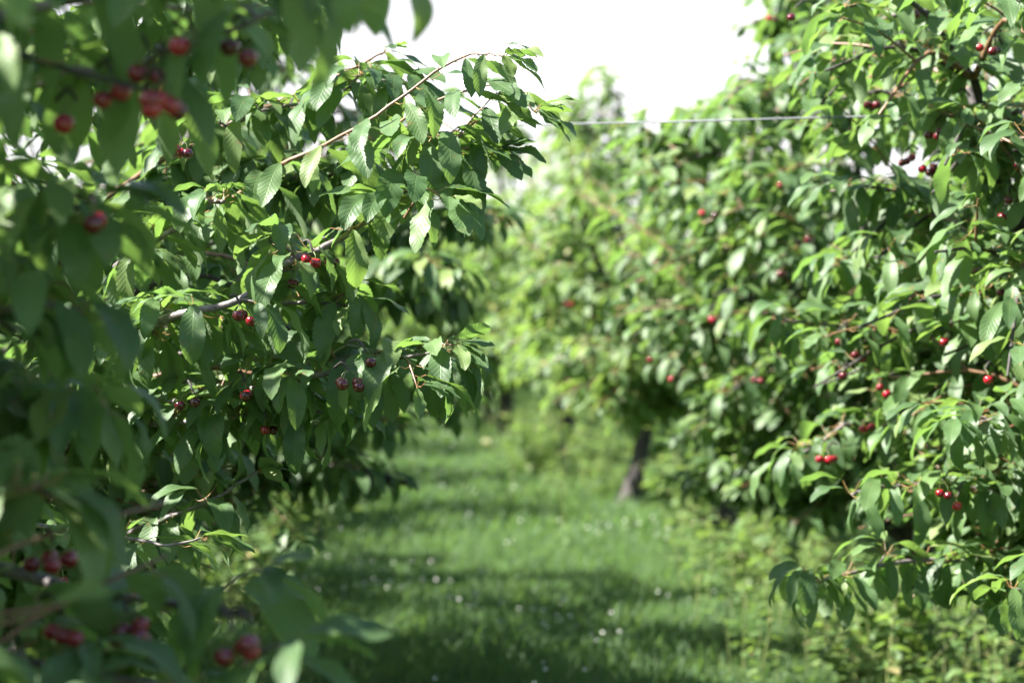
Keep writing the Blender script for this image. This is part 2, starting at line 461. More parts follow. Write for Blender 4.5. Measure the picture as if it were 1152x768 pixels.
# ------------------------------------------------------------------ whole trees
def gz(x, y):
    fall = math.exp(-((abs(x) / 30) ** 2) - ((max(y, 0) / 80) ** 2))
    return fall * (0.025 * math.sin(x * 1.9 + .7) * math.cos(y * .8) + 0.02 * math.sin(y * .37 + x * .6))

TREE_GROUPS = {}
def cherry_tree(x, y, h, rx, label, group, top=.72, lod=2, sec=70, seed=0, keep=None, leafm=None, lean=(0, 0), trunk_r=.075, low=0.55, leafstep=.085, tall=5, size=1.0):
    st = random.getstate(); random.seed(1000 + seed)
    z0 = gz(x, y) - 0.02
    base = np.array([x, y, z0])
    t = thing('cherry_tree', base, label, 'tree', group)
    T = Tubes(); L = Leaves()
    fork = base + np.array([lean[0], lean[1], U(.55, .70)])
    tl = smooth_line([base, base + (fork - base) * .45 + [U(-.03, .03), U(-.03, .03), 0], fork], 10)
    rr = np.linspace(trunk_r, trunk_r * .8, 10); rr[0] *= 1.5; rr[1] *= 1.15
    T.add(tl, rr, None, 12, 0, .05, cap=False)
    limbs = []
    def trim(ln):
        if keep is None: return ln
        k = keep(ln) | (np.arange(len(ln)) < 5)
        i = int(np.argmin(k)) if not k.all() else len(ln)
        return ln[:i - 1] if i > 6 else None
    nl = 6
    a0 = U(0, 6.28)
    for k in range(nl):
        a = a0 + k * 2 * math.pi / nl + U(-.3, .3)
        reach = rx * U(.55, .8); top = h * U(.62, .92)
        if k == 0: reach *= .25; top = h * .97
        e = base + np.array([lean[0] + math.cos(a) * reach, lean[1] + math.sin(a) * reach, top])
        m1 = fork * .6 + e * .4 + [math.cos(a) * .10, math.sin(a) * .10, -.12]
        s = fork + [0, 0, -.05]
        ln = smooth_line([s, m1, e], 14)
        ln = trim(ln)
        if ln is None: continue
        T.add(ln, trunk_r * .62, .010, 8, 0, .06); limbs.append(ln)
    for k in range(2):  # low, near-horizontal limbs
        a = a0 + k * 3.0 + U(-.6, .6)
        e = base + np.array([lean[0] + math.cos(a) * rx * .75, lean[1] + math.sin(a) * rx * .75, low + U(.1, .3)])
        ln = smooth_line([fork + [0, 0, -.12], (fork + e) / 2 + [0, 0, .12], e], 12)
        ln = trim(ln)
        if ln is None: continue
        T.add(ln, trunk_r * .4, .008, 7, 0, .06); limbs.append(ln)
    cen = base + np.array([lean[0], lean[1], (h + low) / 2])
    for k in range(sec):
        ln = random.choice(limbs); i = random.randint(3, len(ln) - 1); p = ln[i]
        out = p - np.array([cen[0], cen[1], p[2]]); o = math.atan2(out[1], out[0]) + U(-1.3, 1.3)
        l = U(.35, .75)
        zr = np.clip((p[2] - base[2] - low) / (h - low), 0, 1)
        width = rx * math.sqrt(max(.15, 1 - (2 * zr - .85) ** 2 * top))
        # end point stays on the crown's envelope
        e = p + np.array([math.cos(o) * l, math.sin(o) * l, U(-.22, .34) * l])
        de = e - cen; rad = math.hypot(de[0], de[1])
        if rad > width * 1.05: e[0] = cen[0] + de[0] / rad * width * U(.88, 1.08); e[1] = cen[1] + de[1] / rad * width * U(.88, 1.08)
        e[2] = max(e[2], base[2] + low * U(.65, 1.0)); e[2] = min(e[2], base[2] + h * U(.93, 1.02))
        b = smooth_line([p, (p + e) / 2 + [0, 0, U(.02, .10)], e + [0, 0, -U(0, .08)]], 9)
        if keep is not None and not keep(b[-1:])[0]:
            continue
        young = U(0, 1) < .4
        T.add(b, .0085, .003, 5, 1 if young else 0)
        if young: shoot_leaves(L, b, .034, size)
        else: spur_line(L, None, b, leafstep, (4, 7), size)
        if U(0, 1) < .8:
            e2 = b[5] + np.array([math.cos(o + U(-1.4, 1.4)), math.sin(o + U(-1.4, 1.4)), U(-.5, .7)]) * U(.18, .36)
            sl = smooth_line([b[5], (b[5] + e2) / 2 + [0, 0, .02], e2], 5)
            T.add(sl, .004, .002, 4, 1); shoot_leaves(L, sl, .04, size)
    for ln in limbs:
        spur_line(L, None, ln[4:], leafstep * 1.1, (4, 6), size)
    for k in range(tall):   # upright water shoots above the crown
        ln = random.choice(limbs[:6]); p = ln[-random.randint(1, 4)]
        e = p + np.array([U(-.15, .15), U(-.15, .15), U(.20, .45)])
        sl = smooth_line([p, (p + e) / 2 + [U(-.02, .02), 0, 0], e], 7)
        T.add(sl, .0045, .002, 5, 1); shoot_leaves(L, sl, .038, size * .85, .8)
    if keep is not None: L.filt(keep)
    put('trunk', T.mesh('trunk', base, [M_BARK, M_SHOOT]), base, t)
    if L.rows: put('crown', leaf_mesh('crown', L.arr(), lod, base, [leafm or M_LEAF, M_PET], tube=(lod < 3)), base, t)
    random.setstate(st)
    return t, L, limbs

def bound(tab):
    ys = [a for a, b in tab]; xs = [b for a, b in tab]
    return lambda y: np.interp(y, ys, xs)

# foliage of the two nearest left trees must leave the lane and the picture's middle open
bd_front = bound([(-300, 330), (0, 350), (70, 330), (130, 260), (200, 150), (300, 95), (400, 85), (520, 110), (600, 150), (660, 250), (768, 300), (1100, 300)])
bd_mid = bound([(-300, 430), (0, 420), (60, 400), (130, 380), (250, 400), (350, 430), (420, 400), (480, 330), (560, 190), (768, 130), (1100, 120)])
def keep_front(P):
    x, y, d = proj(P)
    dist = np.linalg.norm(P - CAM, axis=1)
    return ((dist > 2.1) & ((x < bd_front(y) - 40) | (d < .2)) & (d < 3.3)) | ((d > .2) & (x < -70)) | ((d > .8) & (y < -190) & (x < 500))
def keep_mid(P):
    x, y, d = proj(P)
    return ((d > 4.5) & (x < bd_mid(y) + np.clip(d - 5, 0, 2) * 25)) | ((d > 2.5) & (x < -70)) | ((d > 2.5) & (y < -190) & (x < 520))
def keep_right(P):
    x, y, d = proj(P)
    lim = np.interp(y, [-200, 0, 100, 250, 420, 520, 600, 700, 900], [890, 930, 905, 950, 900, 960, 1030, 1075, 1100])
    return (d > 4.3) & (x > lim)

G_L, G_R = 'cherry trees of the left row', 'cherry trees of the right row'

CL = [('F', 126, 84, 2.42, 2), ('F', 168, 55, 2.42, 2), ('F', 218, 34, 2.38, 1), ('F', 185, 92, 2.36, 6), ('F', 86, 112, 2.5, 1), ('F', 275, 30, 2.42, 2),
      ('F', 68, 688, 2.45, 3), ('F', 143, 688, 2.5, 6), ('F', 262, 708, 2.42, 4), ('F', 284, 700, 2.46, 1), ('F', 60, 610, 2.6, 4), ('F', 22, 725, 2.5, 1), ('F', 108, 230, 2.5, 2),
      ('M', 205, 158, 4.2, 4), ('M', 270, 343, 4.14, 3), ('M', 393, 416, 4.08, 5), ('M', 275, 430, 4.22, 2), ('M', 330, 305, 4.26, 1), ('M', 372, 280, 4.26, 2),
      ('M', 217, 440, 4.25, 2), ('M', 412, 395, 4.1, 1), ('M', 352, 283, 4.2, 2), ('M', 70, 640, 4.3, 2), ('M', 300, 470, 4.3, 2)]
CR = [(1118, 44, 5.05, 2), (1106, 38, 5.05, 1), (1052, 138, 5.1, 3), (1078, 104, 5.2, 1), (1134, 175, 5.0, 1), (1135, 215, 5.0, 1), (978, 108, 5.4, 3), (1122, 318, 5.05, 1), (1034, 8, 5.3, 2),
      (948, 412, 5.5, 1), (998, 428, 5.5, 2), (1060, 540, 4.95, 2), (1078, 556, 4.95, 1), (930, 506, 5.7, 5), (1045, 180, 5.2, 4), (1020, 170, 5.4, 3), (975, 470, 5.7, 3), (1108, 415, 5.0, 1),
      (968, 390, 5.6, 3), (940, 375, 5.6, 2), (1130, 232, 5.0, 1), (1052, 372, 5.3, 2), (895, 8, 5.4, 1)]
CLEAR = [at(a[1], a[2] + 20, a[3]) for a in CL if a[0] == 'F' or a[1] in (205, 270, 393)] + [at(a[0], a[1] + 16, a[2]) for a in CR]
BARE = [at(q[0], q[1], q[2]) for q in [(192, 356, 4.24), (208, 352, 4.23), (224, 349, 4.22), (240, 346, 4.21), (256, 342, 4.2), (335, 292, 4.22), (352, 284, 4.23), (368, 277, 4.25)]]
def clear_cherries(A):
    """rows of leaves that do not hang right in front of the fruit clusters seen from the lane"""
    ok = np.ones(len(A), bool)
    hd, pi0, bd, L_ = A[:, 3], A[:, 4], A[:, 5], A[:, 7]
    for f in (0.15, .45, .75, 1.0):
        an = pi0 - bd * f * .5
        P = A[:, :3] + (L_ * f + .03)[:, None] * np.stack([np.cos(hd) * np.cos(an), np.sin(hd) * np.cos(an), np.sin(an)], 1)
        x, y, d = proj(P)
        for c, rad in [(c, .027) for c in CLEAR] + [(c, .013) for c in BARE]:
            cx, cy, cd = [q[0] for q in proj(c)]
            if cd > 6: continue
            rp = rad / cd * FPX
            ok &= ~((np.hypot(x - cx, y - cy) < rp) & (d < cd + .01) & (d > cd - 1.2))
    return ok

# left row
treeF, _, _ = cherry_tree(-1.02, 2.35, 2.8, 1.15, 'nearest cherry tree at far left, big blurred leaves and red cherries closest to the camera', G_L, lod=1, sec=240, top=.4, seed=1, keep=keep_front, tall=3)
treeM, _, _ = cherry_tree(-1.05, 5.05, 3.0, 1.35, 'sharply focused cherry tree whose crisp branches reach over the lane from the left', G_L, lod=1, sec=340, top=.35, seed=2, keep=keep_mid, tall=3)
lab_left = ['cherry tree just behind the sharply focused branches in the left row',
            'fourth cherry tree from the camera in the left row']
yl = 7.9
for k in range(10):
    lab = lab_left[k] if k < 2 else 'blurred distant cherry tree of the left row, mostly hidden'
    tr_ = cherry_tree(-1.08 + U(-.08, .08), yl, 3.0 if k == 0 else U(2.5, 2.75), 1.78 if k == 0 else 1.5 if k == 1 else 1.25, lab, G_L, lod=2 if k < 3 else 3, sec=(230, 170, 120)[min(k, 2)], seed=10 + k, low=.50, size=1.05 if k < 3 else 1.25)
    if k == 0: treeL = tr_[0]
    yl += (2.8, 3.5, 2.7, 3.3, 2.9)[k % 5]

# right row
treeR, _, _ = cherry_tree(2.12, 5.35, 3.0, 1.2, 'nearest cherry tree on the right, filling the right edge from top to bottom', G_R, lod=1, sec=310, size=.97, top=.4, seed=31, keep=keep_right, tall=4, low=.5)
treeB, _, _ = cherry_tree(2.12, 8.4, 3.25, 1.12, 'second cherry tree of the right row, tall crown beside the sky gap', G_R, lod=2, sec=310, size=1.0, seed=32, low=.42, tall=9, top=.30)
treeC, _, _ = cherry_tree(1.95, 11.7, 2.35, 1.15, 'third cherry tree of the right row, crown topped by upright shoots below the wire', G_R, lod=2, sec=190, seed=33, leafm=M_LEAF_SUNLIT, low=.68, tall=10, size=.95)
treeD, _, _ = cherry_tree(1.86, 15.2, 2.85, 1.45, 'right row cherry tree with its dark leaning trunk bare above the grass', G_R, lod=3, sec=200, tall=9, size=1.15, seed=34, leafm=M_LEAF_SUNLIT, lean=(.16, .05), trunk_r=.066, low=.66)
treeE, _, _ = cherry_tree(1.50, 21.8, 2.8, 1.5, 'right row cherry tree with small dark trunk near the far end of the lane', G_R, lod=3, sec=170, seed=36, leafm=M_LEAF_SUNLIT, trunk_r=.08, low=.5, size=1.15)
cherry_tree(1.75, 18.5, 2.9, 1.45, 'cherry tree between the two right row trees whose trunks show', G_R, lod=3, sec=150, seed=35, leafm=M_LEAF_SUNLIT, low=.7, size=1.15)
for k in range(7):
    cherry_tree(1.55 + U(-.1, .1), 25 + k * 3.3, U(2.6, 2.9), 1.4, 'far pale blurred cherry tree at the end of the right row', G_R, lod=3, sec=75, seed=50 + k, leafm=M_LEAF_SUNLIT, low=.5, size=1.35)
for k in range(7):
    cherry_tree(5.4 + U(-.2, .2), 11 + k * 3.6, U(2.5, 2.8), 1.3, 'cherry tree of the next row, glimpsed through the right row', 'cherry trees of the next row on the right', lod=3, sec=50, seed=70 + k, leafm=M_LEAF_SUNLIT, low=.5, size=1.4)
# trees closing the lane
for k, (xx, yy) in enumerate([(-2.6, 50), (-.4, 51), (1.8, 50), (4.2, 51), (6.6, 50)]):
    cherry_tree(xx, yy, U(2.5, 3.0), 1.5, 'far tree closing the end of the grass lane', 'trees across the lane end', lod=3, sec=55, seed=90 + k, leafm=M_LEAF_SUNLIT, low=.3, size=1.6)

# ------------------------------------------------------------------ focused branches of the left tree
def A(*q): return [at(*p) for p in q]
branch(treeM, A((60, 430, 4.55), (135, 388, 4.35), (190, 356, 4.25), (262, 341, 4.2), (320, 298, 4.22), (365, 278, 4.25), (412, 250, 4.28), (440, 226, 4.3), (485, 190, 4.3), (520, 150, 4.3)),
       .0105, .0025, spur=.058, droop=1.15, size=1.08, extra=[(.80, at(500, 230, 4.15) - at(440, 226, 4.3), .035), (.93, at(560, 165, 4.3) - at(500, 175, 4.3), .03), (.9, at(555, 120, 4.4) - at(500, 175, 4.3), .03)], knob=.14)
branch(treeM, A((225, 250, 4.5), (300, 195, 4.4), (352, 168, 4.35), (412, 138, 4.3), (462, 100, 4.28), (510, 68, 4.26), (545, 60, 4.22), (565, 64, 4.2)),
       .005, .0015, shoot=.026, size=1.0, droop=.95, mat=1, knob=.03, tip=6)
branch(treeM, A((455, 245, 4.32), (480, 205, 4.3), (505, 170, 4.3), (528, 135, 4.32), (555, 108, 4.33)),
       .003, .0013, shoot=.030, droop=.9, mat=1, knob=.03, tip=6)
branch(treeM, A((120, 470, 4.6), (230, 445, 4.45), (320, 432, 4.3), (400, 410, 4.25), (440, 404, 4.2), (470, 399, 4.2), (495, 394, 4.2)),
       .008, .0025, spur=.058, droop=1.25, size=1.08, extra=[(.72, at(440, 440, 4.1) - at(420, 407, 4.2), .03)], knob=.12)
branch(treeM, A((130, 300, 4.5), (190, 262, 4.35), (228, 232, 4.28), (252, 226, 4.25)), .007, .004, spur=.06, droop=1.1, knob=.12, nl=(5, 8))
branch(treeM, A((200, 400, 4.6), (290, 350, 4.45), (350, 340, 4.35), (400, 345, 4.3)), .006, .003, spur=.06, droop=1.2)
branch(treeM, A((80, 250, 4.9), (200, 170, 4.75), (300, 120, 4.65), (380, 85, 4.6), (430, 60, 4.6)), .007, .0025, shoot=.038, lod=1, mat=1)
branch(treeM, A((60, 160, 5.2), (180, 90, 5.0), (290, 40, 4.9), (350, 5, 4.9)), .007, .0025, spur=.08, lod=1)
branch(treeM, A((60, 500, 4.7), (150, 480, 4.5), (250, 470, 4.4), (330, 455, 4.35), (370, 470, 4.35)), .008, .003, spur=.07, droop=1.25)
branch(treeM, A((90, 620, 4.6), (180, 585, 4.45), (240, 560, 4.4), (290, 530, 4.4)), .006, .0025, spur=.10, shoot=.06, lod=1)
branch(treeM, A((40, 590, 4.3), (120, 600, 4.2), (180, 612, 4.1), (225, 605, 4.1)), .005, .002, shoot=.035, lod=1, droop=.8)

branch(treeM, A((430, 150, 4.4), (480, 120, 4.35), (530, 100, 4.3), (575, 100, 4.28), (600, 125, 4.26)), .003, .0012, shoot=.026, droop=.8, mat=1, knob=.03, tip=6)
branch(treeM, A((450, 405, 4.3), (480, 388, 4.25), (512, 388, 4.22)), .003, .0012, shoot=.022, droop=.8, mat=1, knob=.03, tip=6)
branch(treeM, A((-60, 60, 5.1), (60, 30, 5.0), (160, 15, 4.9), (260, 0, 4.9), (330, -10, 4.8)), .007, .003, spur=.045, lod=1)
branch(treeM, A((-60, 110, 5.2), (60, 80, 5.1), (160, 60, 5.0), (260, 55, 4.9)), .007, .003, spur=.045, lod=1)
branch(treeM, A((200, 180, 4.7), (280, 130, 4.6), (350, 115, 4.55), (420, 90, 4.5), (455, 95, 4.5)), .005, .002, spur=.05, lod=1, droop=1.0)
branch(treeM, A((150, 230, 4.8), (260, 200, 4.7), (340, 200, 4.65), (420, 190, 4.6)), .005, .002, spur=.05, lod=1, droop=1.1)
branch(treeB, A((1010, 90, 8.3), (960, 45, 8.1), (915, 35, 8.0), (890, 55, 7.9)), .009, .003, spur=.05, lod=2)
branch(treeB, A((1010, 60, 8.4), (970, 0, 8.3), (920, -20, 8.2), (895, 0, 8.1)), .009, .003, spur=.05, lod=2)
branch(treeB, A((1000, 130, 8.2), (940, 95, 8.0), (890, 90, 7.9), (860, 110, 7.8)), .009, .003, spur=.05, lod=2)
branch(treeB, A((1010, 30, 8.1), (960, 20, 7.9), (925, 60, 7.8)), .008, .003, spur=.05, lod=2)
branch(treeB, A((960, 160, 8.1), (880, 130, 7.9), (830, 120, 7.8), (800, 140, 7.7)), .009, .003, spur=.055, lod=2)
# next tree of the left row, branches hanging over the lane
branch(treeL, A((250, 330, 7.9), (400, 285, 7.5), (480, 255, 7.3), (530, 240, 7.2), (560, 250, 7.1)), .010, .003, spur=.038, lod=2, droop=1.1)
branch(treeL, A((250, 400, 7.9), (390, 345, 7.6), (470, 330, 7.4), (520, 335, 7.3)), .010, .003, spur=.036, lod=2, droop=1.2)
branch(treeL, A((250, 430, 7.8), (390, 400, 7.5), (480, 400, 7.3), (530, 410, 7.2)), .010, .003, spur=.036, lod=2, droop=1.2)
branch(treeL, A((250, 470, 7.8), (340, 470, 7.5), (420, 470, 7.3), (450, 480, 7.2)), .009, .003, spur=.038, lod=2, droop=1.2)
branch(treeL, A((250, 300, 7.6), (390, 230, 7.3), (450, 200, 7.2), (500, 195, 7.1)), .009, .003, spur=.038, lod=2, droop=1.1)
branch(treeL, A((250, 530, 7.8), (330, 520, 7.5), (400, 525, 7.3)), .008, .003, spur=.07, lod=2, droop=1.1)
branch(treeL, A((250, 350, 7.3), (400, 310, 7.0), (470, 300, 6.9), (510, 310, 6.8)), .008, .003, spur=.036, lod=2, droop=1.2)
branch(treeL, A((250, 440, 8.2), (400, 430, 8.0), (480, 440, 7.9), (515, 452, 7.8)), .008, .003, spur=.036, lod=2, droop=1.2)

# ------------------------------------------------------------------ closest branches, out of focus
branch(treeF, A((-90, 130, 2.8), (40, 92, 2.65), (130, 78, 2.55), (190, 58, 2.5), (262, 34, 2.45), (330, 5, 2.45)), .009, .003, spur=.075, lod=1, droop=1.15, nl=(4, 6))
branch(treeF, A((-60, 40, 2.5), (90, -5, 2.4), (220, -35, 2.35), (330, -45, 2.3), (420, -40, 2.3)), .008, .003, spur=.07, lod=1, droop=1.2)
branch(treeF, A((-60, 260, 2.7), (20, 240, 2.65), (75, 232, 2.6), (112, 246, 2.55)), .007, .003, spur=.065, lod=1, droop=1.2)
branch(treeF, A((-80, 380, 2.6), (0, 350, 2.55), (60, 345, 2.5), (90, 350, 2.5)), .007, .003, spur=.06, lod=1, droop=1.2)
branch(treeF, A((-80, 480, 2.8), (10, 455, 2.75), (70, 450, 2.7), (120, 462, 2.7)), .007, .003, spur=.06, lod=1, droop=1.15)
branch(treeF, A((-90, 630, 2.9), (0, 640, 2.8), (70, 660, 2.75), (150, 675, 2.7), (230, 685, 2.65), (276, 692, 2.6)), .010, .0045, spur=.075, lod=1, droop=1.0, nl=(4, 6))
branch(treeF, A((-80, 560, 2.5), (10, 545, 2.45), (60, 560, 2.4)), .006, .003, spur=.06, lod=1)
branch(treeF, A((-90, 760, 2.5), (20, 745, 2.45), (120, 760, 2.4), (200, 775, 2.4)), .007, .003, spur=.07, lod=1, droop=.9)
branch(treeF, A((225, 686, 2.66), (260, 655, 2.6), (300, 640, 2.55)), .003, .002, shoot=.04, lod=1, tip=3)
branch(treeF, A((220, 790, 2.5), (290, 735, 2.45), (330, 720, 2.4)), .004, .002, shoot=.04, lod=1, tip=3)

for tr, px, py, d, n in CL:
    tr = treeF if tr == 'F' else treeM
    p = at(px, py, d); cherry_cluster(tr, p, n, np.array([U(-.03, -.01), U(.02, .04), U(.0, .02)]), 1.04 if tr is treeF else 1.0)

# ------------------------------------------------------------------ right tree's outer branches
branch(treeR, A((1230, 570, 5.4), (1152, 560, 5.2), (1085, 548, 5.1), (1040, 545, 5.05), (985, 548, 5.0), (958, 556, 5.0)), .009, .003, spur=.07, lod=1, droop=1.2)
branch(treeR, A((1180, 640, 5.3), (1100, 630, 5.2), (1010, 632, 5.1), (950, 645, 5.05), (915, 655, 5.0)), .007, .003, spur=.08, lod=1, droop=1.25)
branch(treeR, A((1230, 320, 5.5), (1152, 322, 5.3), (1115, 322, 5.2), (1090, 335, 5.15)), .008, .003, spur=.07, lod=1, droop=1.2)
branch(treeR, A((1230, 150, 5.3), (1152, 138, 5.2), (1100, 142, 5.1), (1060, 128, 5.1)), .007, .003, spur=.07, lod=1, droop=1.15)
branch(treeR, A((1240, 420, 5.1), (1170, 440, 4.9), (1120, 470, 4.85), (1075, 480, 4.8)), .007, .003, spur=.07, lod=1, droop=1.2)
branch(treeR, A((1240, 640, 4.9), (1180, 650, 4.7), (1140, 680, 4.65)), .006, .003, spur=.07, lod=1, droop=1.2)
branch(treeR, A((1150, 30, 5.5), (1080, 10, 5.4), (1000, 20, 5.3), (950, 40, 5.3)), .007, .003, spur=.07, lod=1, droop=1.1)
branch(treeR, A((1150, 260, 5.7), (1060, 230, 5.6), (980, 210, 5.5), (935, 215, 5.5)), .007, .003, spur=.065, lod=1, droop=1.2)
branch(treeR, A((1130, 450, 5.9), (1040, 400, 5.8), (960, 370, 5.7), (880, 360, 5.6)), .008, .003, spur=.07, lod=1, droop=1.2)
branch(treeR, A((1130, 560, 6.1), (1010, 490, 6.0), (960, 475, 5.9), (920, 500, 5.8), (880, 520, 5.8)), .009, .003, spur=.08, lod=1, droop=1.2)
branch(treeR, A((1150, 300, 5.9), (1060, 310, 5.8), (990, 290, 5.8), (930, 300, 5.7)), .007, .003, spur=.07, lod=1, droop=1.2)
branch(treeR, A((1240, 0, 4.7), (1180, 10, 4.6), (1120, -10, 4.6)), .006, .003, spur=.06, lod=1, droop=1.1)

for px, py, d, n in CR:
    cherry_cluster(treeR, at(px, py, d), n, np.array([U(.03, .06), U(.03, .08), U(-.01, .03)]))
for tr, px, py, d, n in [(treeB, 790, 232, 7.5, 1), (treeB, 806, 232, 7.5, 1), (treeB, 878, 200, 7.5, 2), (treeB, 925, 205, 7.5, 1), (treeB, 730, 396, 7.8, 1), (treeB, 753, 415, 7.8, 1), (treeB, 868, 12, 7.7, 2),
                         (treeB, 800, 350, 7.5, 2), (treeB, 905, 262, 7.5, 3), (treeB, 880, 300, 7.5, 2), (treeC, 690, 300, 10.9, 2), (treeC, 640, 335, 10.9, 2), (treeC, 660, 400, 10.9, 1), (treeB, 850, 420, 7.4, 2)]:
    cherry_cluster(tr, at(px, py, d), n, np.array([U(.05, .10), U(.08, .2), U(-.02, .04)]), 1.1)

# ------------------------------------------------------------------ wire
wp = [at(1300, 123, 5.15), at(1152, 127, 5.15), at(1030, 130, 5.15), at(900, 133, 5.25), at(760, 137, 5.4), at(600, 140, 5.75), at(430, 142, 6.1)]
T = Tubes(); T.add(smooth_line(wp, 50), .0024, .0024, 8)
w = put('wire', T.mesh('wire', wp[0], [M_WIRE]), wp[0])
w['label'] = 'thin pale taut wire strung above the lane across the sky gap'; w['category'] = 'wire'

# ------------------------------------------------------------------ ground
def ground():
    xs = np.sinh(np.linspace(-6.2, 6.2, 181)) * 5.0
    ys = np.sinh(np.linspace(-6.2, 6.2, 261)) * 5.0 + 10
    X, Y = np.meshgrid(xs, ys)
    Z = np.vectorize(gz)(X, Y)
    V = np.stack([X.ravel(), Y.ravel(), Z.ravel()], 1); nx = len(xs)
    i, j = np.meshgrid(np.arange(len(ys) - 1), np.arange(nx - 1), indexing='ij'); q = (i * nx + j).ravel()
    F = np.stack([q, q + 1, q + nx + 1, q + nx], 1)
    m, nt, out = new_mat('orchard_soil')
    tc = N(nt, 'ShaderNodeTexCoord')
    n1 = N(nt, 'ShaderNodeTexNoise', inp={2: 1.2, 3: 6.0, 4: 0.6}); n2 = N(nt, 'ShaderNodeTexNoise', inp={2: 30.0, 3: 4.0})
    nt.links.new(tc.outputs['Object'], n1.inputs[0]); nt.links.new(tc.outputs['Object'], n2.inputs[0])
    c = ramp(nt, n1.outputs[0], [(.35, (.040, .085, .020)), (.6, (.065, .12, .030)), (.75, (.15, .14, .06))])
    c = mixc(nt, math_n(nt, 'MULTIPLY', n2.outputs[0], .6), c, (.05, .06, .02))
    p = N(nt, 'ShaderNodeBsdfPrincipled'); nt.links.new(c, p.inputs['Base Color']); p.inputs['Roughness'].default_value = .95
    p.inputs['Specular IOR Level'].default_value = .1
    nt.links.new(p.outputs[0], out.inputs[0])
    o = put('ground', mesh_from('ground', V, [F], [m]), (0, 0, 0)); o['kind'] = 'structure'
ground()

def gzv(x, y):
    fall = np.exp(-((np.abs(x) / 30) ** 2) - ((np.maximum(y, 0) / 80) ** 2))
    return fall * (0.025 * np.sin(x * 1.9 + .7) * np.cos(y * .8) + 0.02 * np.sin(y * .37 + x * .6))

def vnoise(x, y, s, seed):
    r = np.random.default_rng(seed); t = r.random((64, 64))
    x = (x * s) % 64; y = (y * s) % 64
    i = np.floor(x).astype(int); j = np.floor(y).astype(int); fx = x - i; fy = y - j
    fx = fx * fx * (3 - 2 * fx); fy = fy * fy * (3 - 2 * fy)
    g = lambda a, b: t[a % 64, b % 64]
    return (g(i, j) * (1 - fx) + g(i + 1, j) * fx) * (1 - fy) + (g(i, j + 1) * (1 - fx) + g(i + 1, j + 1) * fx) * fy

def blades(name, x0, x1, y0, y1, n, hmin, hmax, w, mat):
    x = RNG.uniform(x0, x1, n); y = RNG.uniform(y0, y1, n)
    d = vnoise(x, y, 2.2, 3) * .6 + vnoise(x, y, 7, 4) * .4
    k = RNG.random(n) < (.25 + 1.1 * d); x, y, d = x[k], y[k], d[k]; n = len(x)
    h = (hmin + (hmax - hmin) * RNG.random(n) ** 1.5) * (.55 + .9 * d)
    a = RNG.uniform(0, 2 * np.pi, n); lean = RNG.uniform(.15, .9, n) * h
    b = np.stack([x, y, gzv(x, y) - .004], 1)
    dr = np.stack([np.cos(a), np.sin(a), 0 * a], 1); s = np.stack([-np.sin(a + RNG.uniform(-.8, .8, n)), np.cos(a), 0 * a], 1) * (w * RNG.uniform(.6, 1.3, n))[:, None]
    z = np.array([0, 0, 1.0])
    p1 = b + dr * (lean * .3)[:, None] + z * (h * .6)[:, None]; p2 = b + dr * lean[:, None] + z * h[:, None]
    V = np.stack([b - s, b + s, p1 + s * .8, p1 - s * .8, p2], 1).reshape(-1, 3)
    o = (np.arange(n) * 5)[:, None]
    Fq = o + np.array([0, 1, 2, 3]); Ft = o + np.array([3, 2, 4])
    UV = np.tile(np.array([[0, 0], [1, 0], [1, .6], [0, .6], [.5, 1]]), (n, 1))
    ob = put(name, mesh_from(name, V, [Fq, Ft], [mat], uv=UV), (0, 0, 0)); ob['kind'] = 'stuff'
    return ob
parts = []
g = blades('grass', -2.4, 4.2, 6.6, 13, 230000, .04, .11, .0030, M_GRASS); g['label'] = 'mown green grass of the lane in the near part'; g['category'] = 'grass'
g = blades('grass', -3.0, 6.5, 13, 26, 170000, .05, .12, .006, M_GRASS); g['label'] = 'mown green grass farther along the lane'; g['category'] = 'grass'
g = blades('grass', -5, 9, 26, 56, 90000, .06, .14, .012, M_GRASS); g['label'] = 'blurred grass at the far end of the lane'; g['category'] = 'grass'
g = blades('grass', -3, 4, .2, 6.6, 60000, .04, .11, .0035, M_GRASS); g['label'] = 'grass in front of the view beneath the nearest branches'; g['category'] = 'grass'

g = blades('grass', -1.6, 2.6, 6.8, 20, 5000, .07, .15, .004, M_GRASS); g['label'] = 'taller coarse grass tufts standing above the mown lane'; g['category'] = 'grass'

def clover(n):
    oct_v = np.array([[1, 0, 0], [-1, 0, 0], [0, 1, 0], [0, -1, 0], [0, 0, .9], [0, 0, -.7], [.7, .7, 0], [-.7, .7, 0], [.7, -.7, 0], [-.7, -.7, 0]])
    ring = [0, 6, 2, 7, 1, 9, 3, 8]
    f = [[ring[i], ring[(i + 1) % 8], 4] for i in range(8)] + [[ring[(i + 1) % 8], ring[i], 5] for i in range(8)]
    x = RNG.uniform(-.6, 2.0, n * 6); y = 7 + 22 * RNG.random(n * 6) ** 1.6
    k = vnoise(x, y, 1.3, 9) + .25 * RNG.random(len(x)) > .72; x, y = x[k][:n], y[k][:n]; n = len(x)
    r = RNG.uniform(.005, .009, n); c = np.stack([x, y, gzv(x, y) + RNG.uniform(.06, .11, n)], 1)
    V = (c[:, None] + r[:, None, None] * oct_v[None]).reshape(-1, 3)
    F = (np.array(f)[None] + (np.arange(n) * 10)[:, None, None]).reshape(-1, 3)
    o = put('clover_flowers', mesh_from('clover', V, [F], [M_CLOVER]), (0, 0, 0)); o['kind'] = 'stuff'
    o['label'] = 'scattered small white clover flowers in the grass'; o['category'] = 'flowers'
clover(450)

